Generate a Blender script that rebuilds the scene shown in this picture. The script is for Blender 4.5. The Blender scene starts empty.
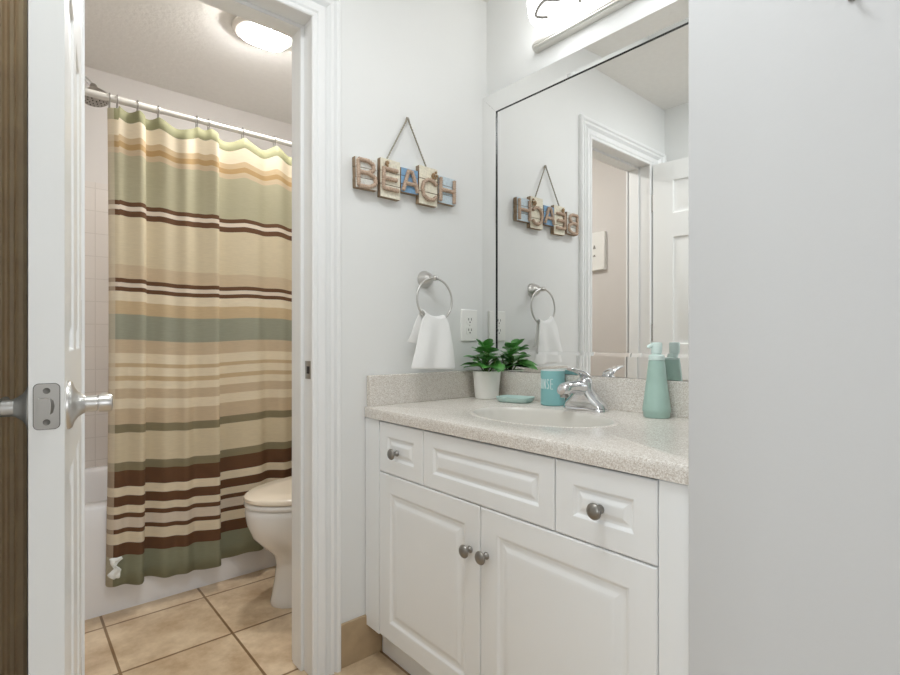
import bpy, bmesh, math, random
from mathutils import Vector, Matrix, noise
random.seed(7)
PI = math.pi
S = bpy.context.scene
COL = S.collection

# ------------------------------------------------------------------ camera
cam_d = bpy.data.cameras.new('camera')
cam = bpy.data.objects.new('camera', cam_d)
COL.objects.link(cam)
cam.location = (0, 0, 1.0)
cam.rotation_euler = (PI / 2, 0, math.radians(-40.52))
cam_d.sensor_width = 36.0
cam_d.lens = 519.6 / 900 * 36
cam_d.shift_y = 3.42 / 900
cam_d.clip_start = 0.02
S.camera = cam

# ------------------------------------------------------------------ world, lights, exposure
w = bpy.data.worlds.new('world')
S.world = w
w.use_nodes = True
bg = w.node_tree.nodes['Background']
bg.inputs[0].default_value = (0.95, 0.98, 1.0, 1)
bg.inputs[1].default_value = 0.15


CZL = 2.295


def area(name, loc, rot, sx, sy, power, col):
    d = bpy.data.lights.new(name, 'AREA')
    d.shape = 'RECTANGLE'
    d.size, d.size_y = sx, sy
    d.energy = power
    d.color = col
    o = bpy.data.objects.new(name, d)
    COL.objects.link(o)
    o.location = loc
    o.rotation_euler = rot
    return o


# added fill light, no window, at the passage end behind the camera
area('passage_fill_light', (0.37, -2.9, 1.35), (PI / 2, 0, 0), 1.5, 1.6, 21, (0.93, 0.965, 1.0))
# added fill light from the left behind the camera, past the shortened left wall
area('side_fill_light', (-2.3, -0.75, 1.35), (PI / 2, 0, -PI / 2), 1.6, 1.6, 33, (0.91, 0.965, 1.0))
# added unseen fill light at the ceiling over the vanity space
area('vanity_space_fill_light', (0.36, 0.62, CZL), (0, 0, 0), 0.34, 0.34, 8.0, (0.94, 0.98, 1.0))

S.view_settings.view_transform = 'Standard'
S.view_settings.look = 'None'
S.view_settings.gamma = 1.0
S.view_settings.exposure = 0.22
S.view_settings.use_curve_mapping = False
S.cycles.max_bounces = 14
S.cycles.diffuse_bounces = 8
S.cycles.glossy_bounces = 6


# ------------------------------------------------------------------ materials
def lin(c):
    return tuple(((x / 255) / 12.92 if x / 255 <= 0.04045 else ((x / 255 + 0.055) / 1.055) ** 2.4) for x in c) + (1,)


def mat(name, rgb, rough=0.5, metal=0.0, bump=0.0, bscale=60, var=0.0, vscale=8, spec=0.5, trans=0.0, emit=None, estr=0.0,
        sub=0.0, coat=0.0, rvar=0.05):
    m = bpy.data.materials.new(name)
    m.use_nodes = True
    nt = m.node_tree
    b = nt.nodes['Principled BSDF']
    b.inputs['Base Color'].default_value = lin(rgb)
    b.inputs['Roughness'].default_value = rough
    b.inputs['Metallic'].default_value = metal
    b.inputs['Specular IOR Level'].default_value = spec
    b.inputs['Transmission Weight'].default_value = trans
    b.inputs['Coat Weight'].default_value = coat
    if sub:
        b.inputs['Subsurface Weight'].default_value = sub
        b.inputs['Subsurface Radius'].default_value = (0.01, 0.01, 0.01)
    if emit:
        b.inputs['Emission Color'].default_value = lin(emit)
        b.inputs['Emission Strength'].default_value = estr
    tc = nt.nodes.new('ShaderNodeTexCoord')
    n = nt.nodes.new('ShaderNodeTexNoise')
    n.inputs['Scale'].default_value = vscale
    n.inputs['Detail'].default_value = 4
    nt.links.new(tc.outputs['Object'], n.inputs['Vector'])
    if var:
        mx = nt.nodes.new('ShaderNodeMixRGB')
        mx.inputs[1].default_value = lin([max(0, x * (1 - var)) for x in rgb])
        mx.inputs[2].default_value = lin([min(255, x * (1 + var)) for x in rgb])
        nt.links.new(n.outputs['Fac'], mx.inputs[0])
        nt.links.new(mx.outputs[0], b.inputs['Base Color'])
    if rvar:
        mr = nt.nodes.new('ShaderNodeMapRange')
        mr.inputs['To Min'].default_value = max(0.0, rough - rvar)
        mr.inputs['To Max'].default_value = min(1.0, rough + rvar)
        nt.links.new(n.outputs['Fac'], mr.inputs['Value'])
        nt.links.new(mr.outputs[0], b.inputs['Roughness'])
    if bump:
        n2 = nt.nodes.new('ShaderNodeTexNoise')
        n2.inputs['Scale'].default_value = bscale
        n2.inputs['Detail'].default_value = 3
        nt.links.new(tc.outputs['Object'], n2.inputs['Vector'])
        bp = nt.nodes.new('ShaderNodeBump')
        bp.inputs['Strength'].default_value = bump
        bp.inputs['Distance'].default_value = 0.002
        nt.links.new(n2.outputs['Fac'], bp.inputs['Height'])
        nt.links.new(bp.outputs[0], b.inputs['Normal'])
    return m


def brick_mat(name, c1, c2, mortar, size_w, size_h, ms, axes, rough, bump=0.3, var=None, coat=0.0):
    m = mat(name, c1, rough, rvar=0.04, coat=coat)
    nt = m.node_tree
    b = nt.nodes['Principled BSDF']
    tc = nt.nodes.new('ShaderNodeTexCoord')
    sp = nt.nodes.new('ShaderNodeSeparateXYZ')
    cb = nt.nodes.new('ShaderNodeCombineXYZ')
    nt.links.new(tc.outputs['Object'], sp.inputs[0])
    nt.links.new(sp.outputs[axes[0]], cb.inputs[0])
    nt.links.new(sp.outputs[axes[1]], cb.inputs[1])
    br = nt.nodes.new('ShaderNodeTexBrick')
    br.offset = 0.0
    br.squash = 1.0
    br.inputs['Scale'].default_value = 1.0
    br.inputs['Brick Width'].default_value = size_w
    br.inputs['Row Height'].default_value = size_h
    br.inputs['Mortar Size'].default_value = ms
    br.inputs['Mortar Smooth'].default_value = 0.15
    br.inputs['Color1'].default_value = lin(c1)
    br.inputs['Color2'].default_value = lin(c2)
    br.inputs['Mortar'].default_value = lin(mortar)
    nt.links.new(cb.outputs[0], br.inputs['Vector'])
    out = br.outputs['Color']
    if var:
        n = nt.nodes.new('ShaderNodeTexNoise')
        n.inputs['Scale'].default_value = 7
        n.inputs['Detail'].default_value = 8
        n.inputs['Roughness'].default_value = 0.65
        nt.links.new(tc.outputs['Object'], n.inputs['Vector'])
        rp = nt.nodes.new('ShaderNodeValToRGB')
        rp.color_ramp.elements[0].position = 0.34
        rp.color_ramp.elements[0].color = lin(var[0])
        rp.color_ramp.elements[1].position = 0.66
        rp.color_ramp.elements[1].color = lin(var[1])
        nt.links.new(n.outputs['Fac'], rp.inputs[0])
        mx = nt.nodes.new('ShaderNodeMixRGB')
        mx.blend_type = 'MULTIPLY'
        mx.inputs[0].default_value = 1.0
        nt.links.new(out, mx.inputs[1])
        nt.links.new(rp.outputs[0], mx.inputs[2])
        out = mx.outputs[0]
    nt.links.new(out, b.inputs['Base Color'])
    bp = nt.nodes.new('ShaderNodeBump')
    bp.inputs['Strength'].default_value = bump
    bp.inputs['Distance'].default_value = 0.003
    bp.invert = True
    nt.links.new(br.outputs['Fac'], bp.inputs['Height'])
    nt.links.new(bp.outputs[0], b.inputs['Normal'])
    return m


def speckle_mat(name, base, dark, light, rough):
    m = mat(name, base, rough, rvar=0.03)
    nt = m.node_tree
    b = nt.nodes['Principled BSDF']
    tc = nt.nodes.new('ShaderNodeTexCoord')
    v = nt.nodes.new('ShaderNodeTexVoronoi')
    v.inputs['Scale'].default_value = 520
    nt.links.new(tc.outputs['Object'], v.inputs['Vector'])
    sp = nt.nodes.new('ShaderNodeSeparateColor')
    nt.links.new(v.outputs['Color'], sp.inputs[0])
    rp = nt.nodes.new('ShaderNodeValToRGB')
    e = rp.color_ramp.elements
    e[0].position = 0.0
    e[0].color = lin(dark)
    e[1].position = 1.0
    e[1].color = lin(light)
    for p, c in ((0.22, dark), (0.30, base), (0.74, base), (0.82, light)):
        k = e.new(p)
        k.color = lin(c)
    nt.links.new(sp.outputs[0], rp.inputs[0])
    nt.links.new(rp.outputs[0], b.inputs['Base Color'])
    return m


M = {}
M['wall'] = mat('wall_paint', (229, 230, 229), 0.55, bump=0.10, bscale=90, var=0.008, vscale=3)
M['wall_right'] = mat('wall_paint_dimmed', (200, 201, 202), 0.55, bump=0.10, bscale=90, var=0.008, vscale=3)  # wall paint darkened to stand in for the weaker light on this wall
M['bath_wall'] = mat('bath_wall_paint', (219, 215, 212), 0.6, bump=0.1, bscale=90, var=0.01, vscale=3)
M['ceiling'] = mat('ceiling_paint', (232, 230, 226), 0.9, bump=0.8, bscale=55, var=0.02, vscale=40)
M['trim'] = mat('trim_gloss_paint', (236, 237, 237), 0.3, bump=0.03, bscale=30)
M['door'] = mat('door_paint', (236, 237, 236), 0.33, bump=0.04, bscale=40)
M['brown'] = mat('brown_strip', (245, 212, 174), 0.4, bump=0.1, bscale=40, var=0.1, vscale=20)
M['floor'] = brick_mat('floor_tile', (230, 212, 187), (224, 206, 180), (150, 124, 94), 0.3283, 0.3283, 0.0045, (0, 1), 0.32, 0.5,
                       ((206, 190, 172), (255, 252, 246)), coat=0.1)
M['basetile'] = mat('base_tile', (176, 154, 124), 0.4, bump=0.1, bscale=40, var=0.10, vscale=22)
M['walltile'] = brick_mat('white_wall_tile', (228, 222, 217), (225, 219, 214), (213, 207, 201), 0.108, 0.108, 0.0020, (0, 2), 0.18, 0.4)
M['walltile_side'] = brick_mat('white_wall_tile_side', (228, 222, 217), (225, 219, 214), (206, 200, 194), 0.108, 0.108, 0.0022, (1, 2), 0.18, 0.4)
M['porcelain'] = mat('white_porcelain', (232, 231, 229), 0.12, coat=0.4, rvar=0.03)
M['seat'] = mat('toilet_seat_plastic', (226, 214, 196), 0.2, rvar=0.03)
M['tub'] = mat('tub_enamel', (236, 236, 238), 0.22, rvar=0.04)
M['counter'] = speckle_mat('speckled_counter', (219, 214, 207), (201, 192, 182), (236, 232, 226), 0.25)
M['basin'] = mat('sink_basin_white', (219, 216, 209), 0.25, rvar=0.03)
M['cabinet'] = mat('cabinet_white', (241, 243, 244), 0.38, bump=0.02, bscale=30, rvar=0.04)
M['gap'] = mat('cabinet_inside', (150, 148, 145), 0.7)
M['nickel'] = mat('brushed_nickel', (168, 165, 160), 0.3, 1.0, rvar=0.06)
M['nickel_knob'] = mat('dark_nickel', (150, 147, 142), 0.33, 1.0, rvar=0.06)
M['satin'] = mat('satin_steel', (205, 203, 200), 0.33, 1.0, rvar=0.05)
M['screw'] = mat('dark_screw', (110, 108, 104), 0.45, 1.0)
M['chrome'] = mat('chrome', (225, 226, 228), 0.07, 1.0, rvar=0.02)
M['dark'] = mat('dark_slot', (42, 40, 38), 0.6)
M['edge'] = mat('dark_glass_edge', (22, 26, 26), 0.25)
M['mirror'] = mat('mirror_silver', (243, 243, 242), 0.0, 1.0, rvar=0.0)
M['lamp_glass'] = mat('lit_glass_shade', (255, 255, 255), 0.3, emit=(253, 254, 255), estr=4.2)
M['ceil_glass'] = mat('lit_ceiling_diffuser', (255, 255, 255), 0.3, emit=(254, 252, 249), estr=130.0)
M['ceil_rim'] = mat('frosted_glass_rim', (226, 222, 215), 0.2, trans=0.0, rvar=0.02)
M['lightbar'] = mat('satin_light_bar', (226, 224, 218), 0.35, 0.55, rvar=0.04)
M['strap'] = mat('satin_strap', (150, 147, 142), 0.5, 0.2)
M['rod'] = mat('white_rod', (218, 214, 208), 0.25, 0.2, rvar=0.05)
M['plate'] = mat('white_plastic', (238, 238, 235), 0.35)
M['towel'] = mat('white_terry', (246, 246, 245), 0.95, bump=1.0, bscale=420, spec=0.1)
M['pot'] = mat('white_pot', (238, 236, 231), 0.55)
M['soil'] = mat('soil', (62, 48, 36), 0.9, bump=1.0, bscale=150, var=0.3, vscale=90)
M['stem'] = mat('plant_stem', (92, 122, 60), 0.5)
M['teal'] = mat('teal_ceramic', (136, 190, 192), 0.35, var=0.03, vscale=20)
M['teal_dish'] = mat('pale_teal_ceramic', (188, 216, 211), 0.35)
M['teal_rim'] = mat('teal_rim_white', (222, 232, 230), 0.3)
M['letter_white'] = mat('white_lettering', (240, 244, 242), 0.5)
M['frost'] = mat('frosted_green_glass', (174, 204, 194), 0.35, trans=0.10, var=0.05, vscale=25, spec=0.4)
M['pump'] = mat('pale_green_plastic', (214, 232, 228), 0.35)
M['cord'] = mat('jute_cord', (150, 144, 130), 0.9, bump=0.8, bscale=300, var=0.15, vscale=200)
M['shell'] = mat('shell_tan', (150, 124, 92), 0.6, var=0.3, vscale=120)
M['rope_letter'] = mat('weathered_pinkish_wood', (174, 152, 134), 0.8, bump=0.8, bscale=180, var=0.36, vscale=230)
for nm, c in (('board_white', (214, 213, 206)), ('board_cream', (224, 218, 200)), ('board_blue', (128, 164, 196)), ('board_pale_blue', (196, 210, 218))):
    M[nm] = mat(nm, c, 0.85, bump=0.8, bscale=120, var=0.14, vscale=130)
M['board_side'] = mat('board_side_wood', (140, 120, 98), 0.85, var=0.2, vscale=60)


def leaf_mat(name, a, b_):
    m = mat(name, a, 0.32, rvar=0.05, bump=0.2, bscale=80)
    nt = m.node_tree
    tc = nt.nodes.new('ShaderNodeTexCoord')
    n = nt.nodes.new('ShaderNodeTexNoise')
    n.inputs['Scale'].default_value = 28
    nt.links.new(tc.outputs['Object'], n.inputs['Vector'])
    mx = nt.nodes.new('ShaderNodeMixRGB')
    mx.inputs[1].default_value = lin(a)
    mx.inputs[2].default_value = lin(b_)
    nt.links.new(n.outputs['Fac'], mx.inputs[0])
    nt.links.new(mx.outputs[0], nt.nodes['Principled BSDF'].inputs['Base Color'])
    return m


M['leaf'] = leaf_mat('glossy_leaf', (40, 104, 40), (112, 182, 92))


def fabric(name, c):
    m = bpy.data.materials.new('fabric_' + name)
    m.use_nodes = True
    nt = m.node_tree
    b = nt.nodes['Principled BSDF']
    b.inputs['Roughness'].default_value = 0.75
    b.inputs['Specular IOR Level'].default_value = 0.25
    tc = nt.nodes.new('ShaderNodeTexCoord')
    n = nt.nodes.new('ShaderNodeTexNoise')
    n.inputs['Scale'].default_value = 9
    mp = nt.nodes.new('ShaderNodeMapping')
    mp.inputs['Scale'].default_value = (4, 4, 40)
    nt.links.new(tc.outputs['Object'], mp.inputs[0])
    nt.links.new(mp.outputs[0], n.inputs['Vector'])
    mx = nt.nodes.new('ShaderNodeMixRGB')
    mx.inputs[1].default_value = lin([x * 0.96 for x in c])
    mx.inputs[2].default_value = lin([min(255, x * 1.04) for x in c])
    nt.links.new(n.outputs['Fac'], mx.inputs[0])
    nt.links.new(mx.outputs[0], b.inputs['Base Color'])
    tr = nt.nodes.new('ShaderNodeBsdfTranslucent')
    nt.links.new(mx.outputs[0], tr.inputs[0])
    ms = nt.nodes.new('ShaderNodeMixShader')
    ms.inputs[0].default_value = 0.22
    nt.links.new(b.outputs[0], ms.inputs[1])
    nt.links.new(tr.outputs[0], ms.inputs[2])
    nt.links.new(ms.outputs[0], nt.nodes['Material Output'].inputs[0])
    return m


# ------------------------------------------------------------------ object helpers
WM = {}


def wm(o):
    return WM[o.name]


def thing(name, label, cat, loc=(0, 0, 0), rotz=0.0, group=None, kind=None):
    o = bpy.data.objects.new(name, None)
    COL.objects.link(o)
    o.empty_display_size = 0.05
    o.location = loc
    o.rotation_euler = (0, 0, rotz)
    WM[o.name] = Matrix.Translation(loc) @ Matrix.Rotation(rotz, 4, 'Z')
    tag(o, label, cat, group, kind)
    return o


def tag(o, label=None, cat=None, group=None, kind=None):
    if label:
        o['label'] = label
    if cat:
        o['category'] = cat
    if group:
        o['group'] = group
    if kind:
        o['kind'] = kind
    return o


def obj(name, bm, m, parent=None, loc=None, bevel=0.0, segs=2, angle=40, sub=0, local=False, merge=1e-5, mats=None, recalc=True):
    """bm is in world space unless local; becomes ONE mesh object"""
    if merge:
        bmesh.ops.remove_doubles(bm, verts=bm.verts, dist=merge)
    if recalc:
        bmesh.ops.recalc_face_normals(bm, faces=bm.faces)
    me = bpy.data.meshes.new(name)
    if not local:
        if parent is not None:
            bm.transform(wm(parent).inverted())
        elif loc is not None:
            bm.transform(Matrix.Translation(loc).inverted())
    for f in bm.faces:
        f.smooth = True
    bm.to_mesh(me)
    bm.free()
    for k in (mats or [m]):
        me.materials.append(k)
    me.set_sharp_from_angle(angle=math.radians(angle))
    o = bpy.data.objects.new(name, me)
    COL.objects.link(o)
    if parent is not None:
        o.parent = parent
        WM[o.name] = wm(parent)
    else:
        o.location = loc or (0, 0, 0)
        WM[o.name] = Matrix.Translation(loc or (0, 0, 0))
    if bevel:
        md = o.modifiers.new('bevel', 'BEVEL')
        md.width = bevel
        md.segments = segs
        md.limit_method = 'ANGLE'
        md.angle_limit = math.radians(35)
    if sub:
        md = o.modifiers.new('subdivision', 'SUBSURF')
        md.levels = md.render_levels = sub
    return o


def BM():
    return bmesh.new()


def box(bm, x0, x1, y0, y1, z0, z1):
    v = [bm.verts.new((x, y, z)) for x in (x0, x1) for y in (y0, y1) for z in (z0, z1)]
    for f in ((0, 1, 3, 2), (4, 6, 7, 5), (0, 4, 5, 1), (2, 3, 7, 6), (0, 2, 6, 4), (1, 5, 7, 3)):
        bm.faces.new([v[i] for i in f])
    return bm


def boxes(*a):
    bm = BM()
    for b in a:
        box(bm, *b)
    return bm


def frame_of(d):
    d = Vector(d).normalized()
    up = Vector((0, 0, 1)) if abs(d.z) < 0.95 else Vector((1, 0, 0))
    a = d.cross(up).normalized()
    b = a.cross(d).normalized()
    return a, b


def lathe(bm, prof, origin, axis=(0, 0, 1), n=28, sx=1.0, sy=1.0, cap=True):
    """prof: (radius, height along axis)"""
    ax = Vector(axis).normalized()
    a, b = (Vector((1, 0, 0)), Vector((0, 1, 0))) if abs(ax.z) > 0.99 else frame_of(ax)
    o = Vector(origin)
    rings = []
    for r, h in prof:
        if r < 1e-6:
            rings.append([bm.verts.new(o + ax * h)])
        else:
            rings.append([bm.verts.new(o + ax * h + a * (r * sx * math.cos(2 * PI * i / n)) + b * (r * sy * math.sin(2 * PI * i / n))) for i in range(n)])
    for p, q in zip(rings, rings[1:]):
        for i in range(n):
            j = (i + 1) % n
            if len(p) == 1 and len(q) == 1:
                continue
            if len(p) == 1:
                bm.faces.new((p[0], q[j], q[i]))
            elif len(q) == 1:
                bm.faces.new((p[i], p[j], q[0]))
            else:
                bm.faces.new((p[i], p[j], q[j], q[i]))
    if cap:
        for r in (rings[0], rings[-1]):
            if len(r) > 1:
                bm.faces.new(r)
    return bm


def tube(bm, pts, r, n=10, closed=False, cap=True):
    pts = [Vector(p) for p in pts]
    m = len(pts)
    rings = []
    prev = None
    for i in range(m):
        if closed:
            t = (pts[(i + 1) % m] - pts[i - 1]).normalized()
        else:
            t = (pts[min(i + 1, m - 1)] - pts[max(i - 1, 0)]).normalized()
        if prev is None:
            a, b = frame_of(t)
        else:
            a = (prev - t * prev.dot(t)).normalized()
            b = a.cross(t).normalized()
        prev = a
        rr = r[i] if isinstance(r, (list, tuple)) else r
        rings.append([bm.verts.new(pts[i] + a * (rr * math.cos(2 * PI * k / n)) + b * (rr * math.sin(2 * PI * k / n))) for k in range(n)])
    rng = range(m) if closed else range(m - 1)
    for i in rng:
        p, q = rings[i], rings[(i + 1) % m]
        for k in range(n):
            l = (k + 1) % n
            bm.faces.new((p[k], p[l], q[l], q[k]))
    if cap and not closed:
        bm.faces.new(rings[0])
        bm.faces.new(rings[-1])
    return bm


def loft(bm, rings, cap0=True, cap1=True):
    vs = [[bm.verts.new(p) for p in r] for r in rings]
    n = len(vs[0])
    for p, q in zip(vs, vs[1:]):
        for i in range(n):
            j = (i + 1) % n
            bm.faces.new((p[i], p[j], q[j], q[i]))
    if cap0:
        bm.faces.new(vs[0])
    if cap1:
        bm.faces.new(vs[-1])
    return bm


def catmull(P, k=8):
    out = []
    n = len(P)
    for i in range(n - 1):
        p0, p1, p2, p3 = P[max(i - 1, 0)], P[i], P[i + 1], P[min(i + 2, n - 1)]
        for j in range(k):
            t = j / k
            out.append(tuple(0.5 * ((2 * b) + (-a + c) * t + (2 * a - 5 * b + 4 * c - d) * t * t + (-a + 3 * b - 3 * c + d) * t ** 3)
                             for a, b, c, d in zip(p0, p1, p2, p3)))
    out.append(tuple(P[-1]))
    return out


def panel_face(bm, W0, W1, H0, H1, panels, mp, prof):
    """flat face with moulded panels; mp(u,v,d) -> point; prof: [(inset, depth)]"""
    us = sorted({W0, W1, *[p[0] for p in panels], *[p[1] for p in panels]})
    vs = sorted({H0, H1, *[p[2] for p in panels], *[p[3] for p in panels]})
    for i in range(len(us) - 1):
        for j in range(len(vs) - 1):
            cu, cv = (us[i] + us[i + 1]) / 2, (vs[j] + vs[j + 1]) / 2
            if any(p[0] < cu < p[1] and p[2] < cv < p[3] for p in panels):
                continue
            bm.faces.new([bm.verts.new(mp(u, v, 0)) for u, v in ((us[i], vs[j]), (us[i + 1], vs[j]), (us[i + 1], vs[j + 1]), (us[i], vs[j + 1]))])
    for a, b, c, d in panels:
        last = None
        for ins, dep in [(0, 0)] + prof:
            rr = [(a + ins, c + ins), (b - ins, c + ins), (b - ins, d - ins), (a + ins, d - ins)]
            ring = [bm.verts.new(mp(u, v, dep)) for u, v in rr]
            if last:
                for k in range(4):
                    l = (k + 1) % 4
                    bm.faces.new((last[k], last[l], ring[l], ring[k]))
            last = ring
        bm.faces.new(last)


def rrect(cx, cy, hx, hy, r, n=6):
    pts = []
    for qx, qy, a0 in ((1, 1, 0), (-1, 1, PI / 2), (-1, -1, PI), (1, -1, 1.5 * PI)):
        for k in range(n + 1):
            a = a0 + k / n * PI / 2
            pts.append((cx + qx * (hx - r) + r * math.cos(a), cy + qy * (hy - r) + r * math.sin(a)))
    return pts


# ------------------------------------------------------------------ key dimensions
YB, YB2 = 1.4288, 1.552          # partition wall with the doorway
XM = 1.4064                      # wall behind the mirror
XL = -0.050                      # left wall of the vanity space
CZ = 2.302                       # ceiling
YT, YW = 2.262, 2.9956           # tub front, bathroom back wall
XBL = -0.12                      # bathroom left wall
XR, YR = 0.803, 0.372            # corner of the right hand wall
HC = 0.793                       # counter height
JX0, JX1 = 0.123, 0.688          # doorway
JZ = 1.957

# ------------------------------------------------------------------ the setting


def struct(name, bm, m, label, cat, loc=(0, 0, 0), parent=None, **k):
    o = obj(name, bm, m, parent, loc if parent is None else None, **k)
    if parent is None:
        tag(o, label, cat, kind='structure')
    return o


struct('floor', boxes((-2.6, 1.75, -3.2, 3.2, -0.1, 0)), M['floor'], 'beige square ceramic tile floor with brown grout', 'floor', loc=(0.5898, 1.8344, 0))
struct('ceiling', boxes((-2.0, 1.75, -2.2, 3.2, CZ, CZ + 0.1)), M['ceiling'], 'lightly textured white ceiling', 'ceiling')
struct('wall_back', boxes((-0.2, JX0 - 0.012, YB, YB2, 0, CZ), (JX1 + 0.012, XM, YB, YB2, 0, CZ), (JX0 - 0.012, JX1 + 0.012, YB, YB2, JZ + 0.012, CZ)),
       M['wall'], 'white wall with the bathroom doorway, sign and towel ring', 'wall')
struct('wall_left', boxes((-0.2, XL, 0.20, YB, 0, CZ)), M['wall'], 'white wall behind the open door', 'wall')
struct('wall_mirror', boxes((XM, 1.6, YR, 3.15, 0, CZ)), M['wall'], 'white wall that carries the mirror above the vanity', 'wall')
struct('wall_right', boxes((XR, 1.6, -2.2, YR, 0, CZ)), M['wall_right'], 'plain wall filling the right of the view, its shade put into the colour', 'wall', bevel=0.0015)
struct('wall_bathroom_left', boxes((-0.25, XBL, YB2, 3.15, 0, CZ)), M['bath_wall'], 'warm white bathroom wall seen in the mirror', 'wall')
struct('wall_bathroom_back', boxes((XBL, XM, YW, 3.15, 0, CZ)), M['bath_wall'], 'warm white wall above the tub tiles', 'wall')
struct('trim_1', boxes((XBL + 0.012, XM - 0.012, YW - 0.012, YW, 0.36, 1.756)), M['walltile'], 'white square tiles on the wall behind the shower curtain', 'wall tile', loc=(0.0, YW, 0.0))
struct('trim_2', boxes((XBL, XBL + 0.012, YT - 0.02, YW, 0.0, 1.756)), M['walltile_side'], 'white square tiles at the shower head end of the tub', 'wall tile', loc=(XBL, YW, 0.0))
struct('trim_3', boxes((XM - 0.012, XM, YT - 0.02, YW, 0.0, 1.756)), M['walltile_side'], 'white square tiles at the toilet end of the tub', 'wall tile', loc=(XM, YW, 0.0))

# door frame: jamb lining, stop and fluted casing
fr = thing('trim_4', 'white fluted door casing and jamb around the bathroom doorway', 'door frame', ((JX0 + JX1) / 2, YB, 0), kind='structure')
obj('jamb', boxes((JX0 - 0.012, JX0, YB - 0.003, YB2 + 0.002, 0, JZ), (JX1, JX1 + 0.012, YB - 0.003, YB2 + 0.002, 0, JZ),
                  (JX0 - 0.012, JX1 + 0.012, YB - 0.003, YB2 + 0.002, JZ, JZ + 0.012)), M['trim'], fr, bevel=0.0015)
obj('door_stop', boxes((JX0, JX0 + 0.011, YB + 0.058, YB2 - 0.005, 0, JZ - 0.011), (JX1 - 0.011, JX1, YB + 0.058, YB2 - 0.005, 0, JZ - 0.011),
                       (JX0, JX1, YB + 0.058, YB2 - 0.005, JZ - 0.011, JZ)), M['trim'], fr, bevel=0.002)
CP = [(-0.006, 0.0), (-0.006, 0.010), (-0.003, 0.013), (0.006, 0.0135), (0.010, 0.0075), (0.0145, 0.0125), (0.034, 0.0150), (0.038, 0.0065), (0.0435, 0.0155),
      (0.0475, 0.0085), (0.0525, 0.0155), (0.0615, 0.0175), (0.0655, 0.0085), (0.0715, 0.0180), (0.081, 0.0195), (0.0857, 0.0150), (0.0857, 0.0)]


def casing(bm, yf, sgn, ls):
    vs = []
    for o_, p in CP:
        y = yf - sgn * p
        vs.append([bm.verts.new(q) for q in ((JX1 + o_, y, 0), (JX1 + o_, y, JZ + o_), (JX0 - o_ * ls, y, JZ + o_), (JX0 - o_ * ls, y, 0))])
    for a, b in zip(vs, vs[1:]):
        for k in range(3):
            bm.faces.new((a[k], b[k], b[k + 1], a[k + 1]))
    for k in (0, 3):
        bm.faces.new([v[k] for v in vs])
    return bm


obj('casing', casing(BM(), YB, 1, 1.9), M['trim'], fr, angle=25)
obj('casing', casing(BM(), YB2, -1, 1.9), M['trim'], fr, angle=25)
sp = obj('strike_plate', boxes((JX1 - 0.0012, JX1 + 0.001, 1.4345, 1.4775, 0.886, 0.940)), M['nickel'], fr, bevel=0.0008)
tag(sp, 'grey metal strike plate')
obj('strike_hole', boxes((JX1 - 0.0018, JX1, 1.4475, 1.4655, 0.902, 0.924)), M['dark'], sp)

# unidentified brown moulded strip in the corner behind the door
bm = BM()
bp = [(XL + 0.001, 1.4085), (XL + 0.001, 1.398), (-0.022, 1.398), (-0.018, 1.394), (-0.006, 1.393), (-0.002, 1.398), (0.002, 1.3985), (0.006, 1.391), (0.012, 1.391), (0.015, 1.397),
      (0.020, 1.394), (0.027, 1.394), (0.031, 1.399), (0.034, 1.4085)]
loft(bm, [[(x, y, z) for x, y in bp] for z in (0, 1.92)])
struct('trim_5', bm, M['brown'], 'brown moulded strip in the corner left of the open white door', 'trim', loc=(0, 1.408, 0), angle=30)

bm = boxes((0.776, 0.925, YB - 0.010, YB, 0, 0.133))
struct('baseboard_back', bm, M['basetile'], 'short beige tile baseboard between door casing and vanity', 'baseboard', loc=(0.85, YB, 0), bevel=0.0015)
struct('baseboard_mirror', boxes((XM - 0.01, XM, YB2, YT, 0, 0.13)), M['basetile'], 'beige tile baseboard behind the toilet', 'baseboard', loc=(XM, 1.9, 0), bevel=0.0015)

# ------------------------------------------------------------------ door leaf, swung open towards the camera
DW, DT, DZ0, DZ1 = 0.5565, 0.0375, 0.012, 1.949
hx, hy = 0.1275, 1.4070
da = math.atan2(0.8629 - 1.4070, 0.0601 - 0.1275)    # direction hinge -> free edge
dl = thing('door_1', 'white panelled door swung open at the left, metal latch on its edge', 'door', (hx, hy, 0), da, kind='structure')
# local: +X to the free edge, +Y towards the vanity side (right face at y=0), thickness to -Y
PANELS = [(0.105, 0.245, 1.675, 1.848), (0.315, 0.455, 1.675, 1.848), (0.105, 0.245, 0.985, 1.548), (0.315, 0.455, 0.985, 1.548),
          (0.105, 0.245, 0.235, 0.800), (0.315, 0.455, 0.235, 0.800)]
PROF = [(0.004, 0.006), (0.014, 0.008), (0.020, 0.008), (0.040, 0.002)]
bm = BM()
panel_face(bm, 0, DW, DZ0, DZ1, PANELS, lambda u, v, d: (u, -d, v), PROF)
panel_face(bm, 0, DW, DZ0, DZ1, PANELS, lambda u, v, d: (u, -DT + d, v), PROF)
for q in (((0, 0, DZ0), (0, 0, DZ1), (0, -DT, DZ1), (0, -DT, DZ0)), ((DW, 0, DZ0), (DW, 0, DZ1), (DW, -DT, DZ1), (DW, -DT, DZ0)),
          ((0, 0, DZ0), (DW, 0, DZ0), (DW, -DT, DZ0), (0, -DT, DZ0)), ((0, 0, DZ1), (DW, 0, DZ1), (DW, -DT, DZ1), (0, -DT, DZ1))):
    bm.faces.new([bm.verts.new(p) for p in q])
obj('door_panel', bm, M['door'], dl, local=True, angle=25, bevel=0.0022, segs=3)
KZ, KX, LZ = 0.909, DW - 0.062, 0.0055
lp = BM()
loft(lp, [[(x_, y, z) for y, z in rrect(-DT / 2, KZ + LZ, 0.0135, 0.0295, 0.006)] for x_ in (DW - 0.001, DW + 0.0014)])
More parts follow.
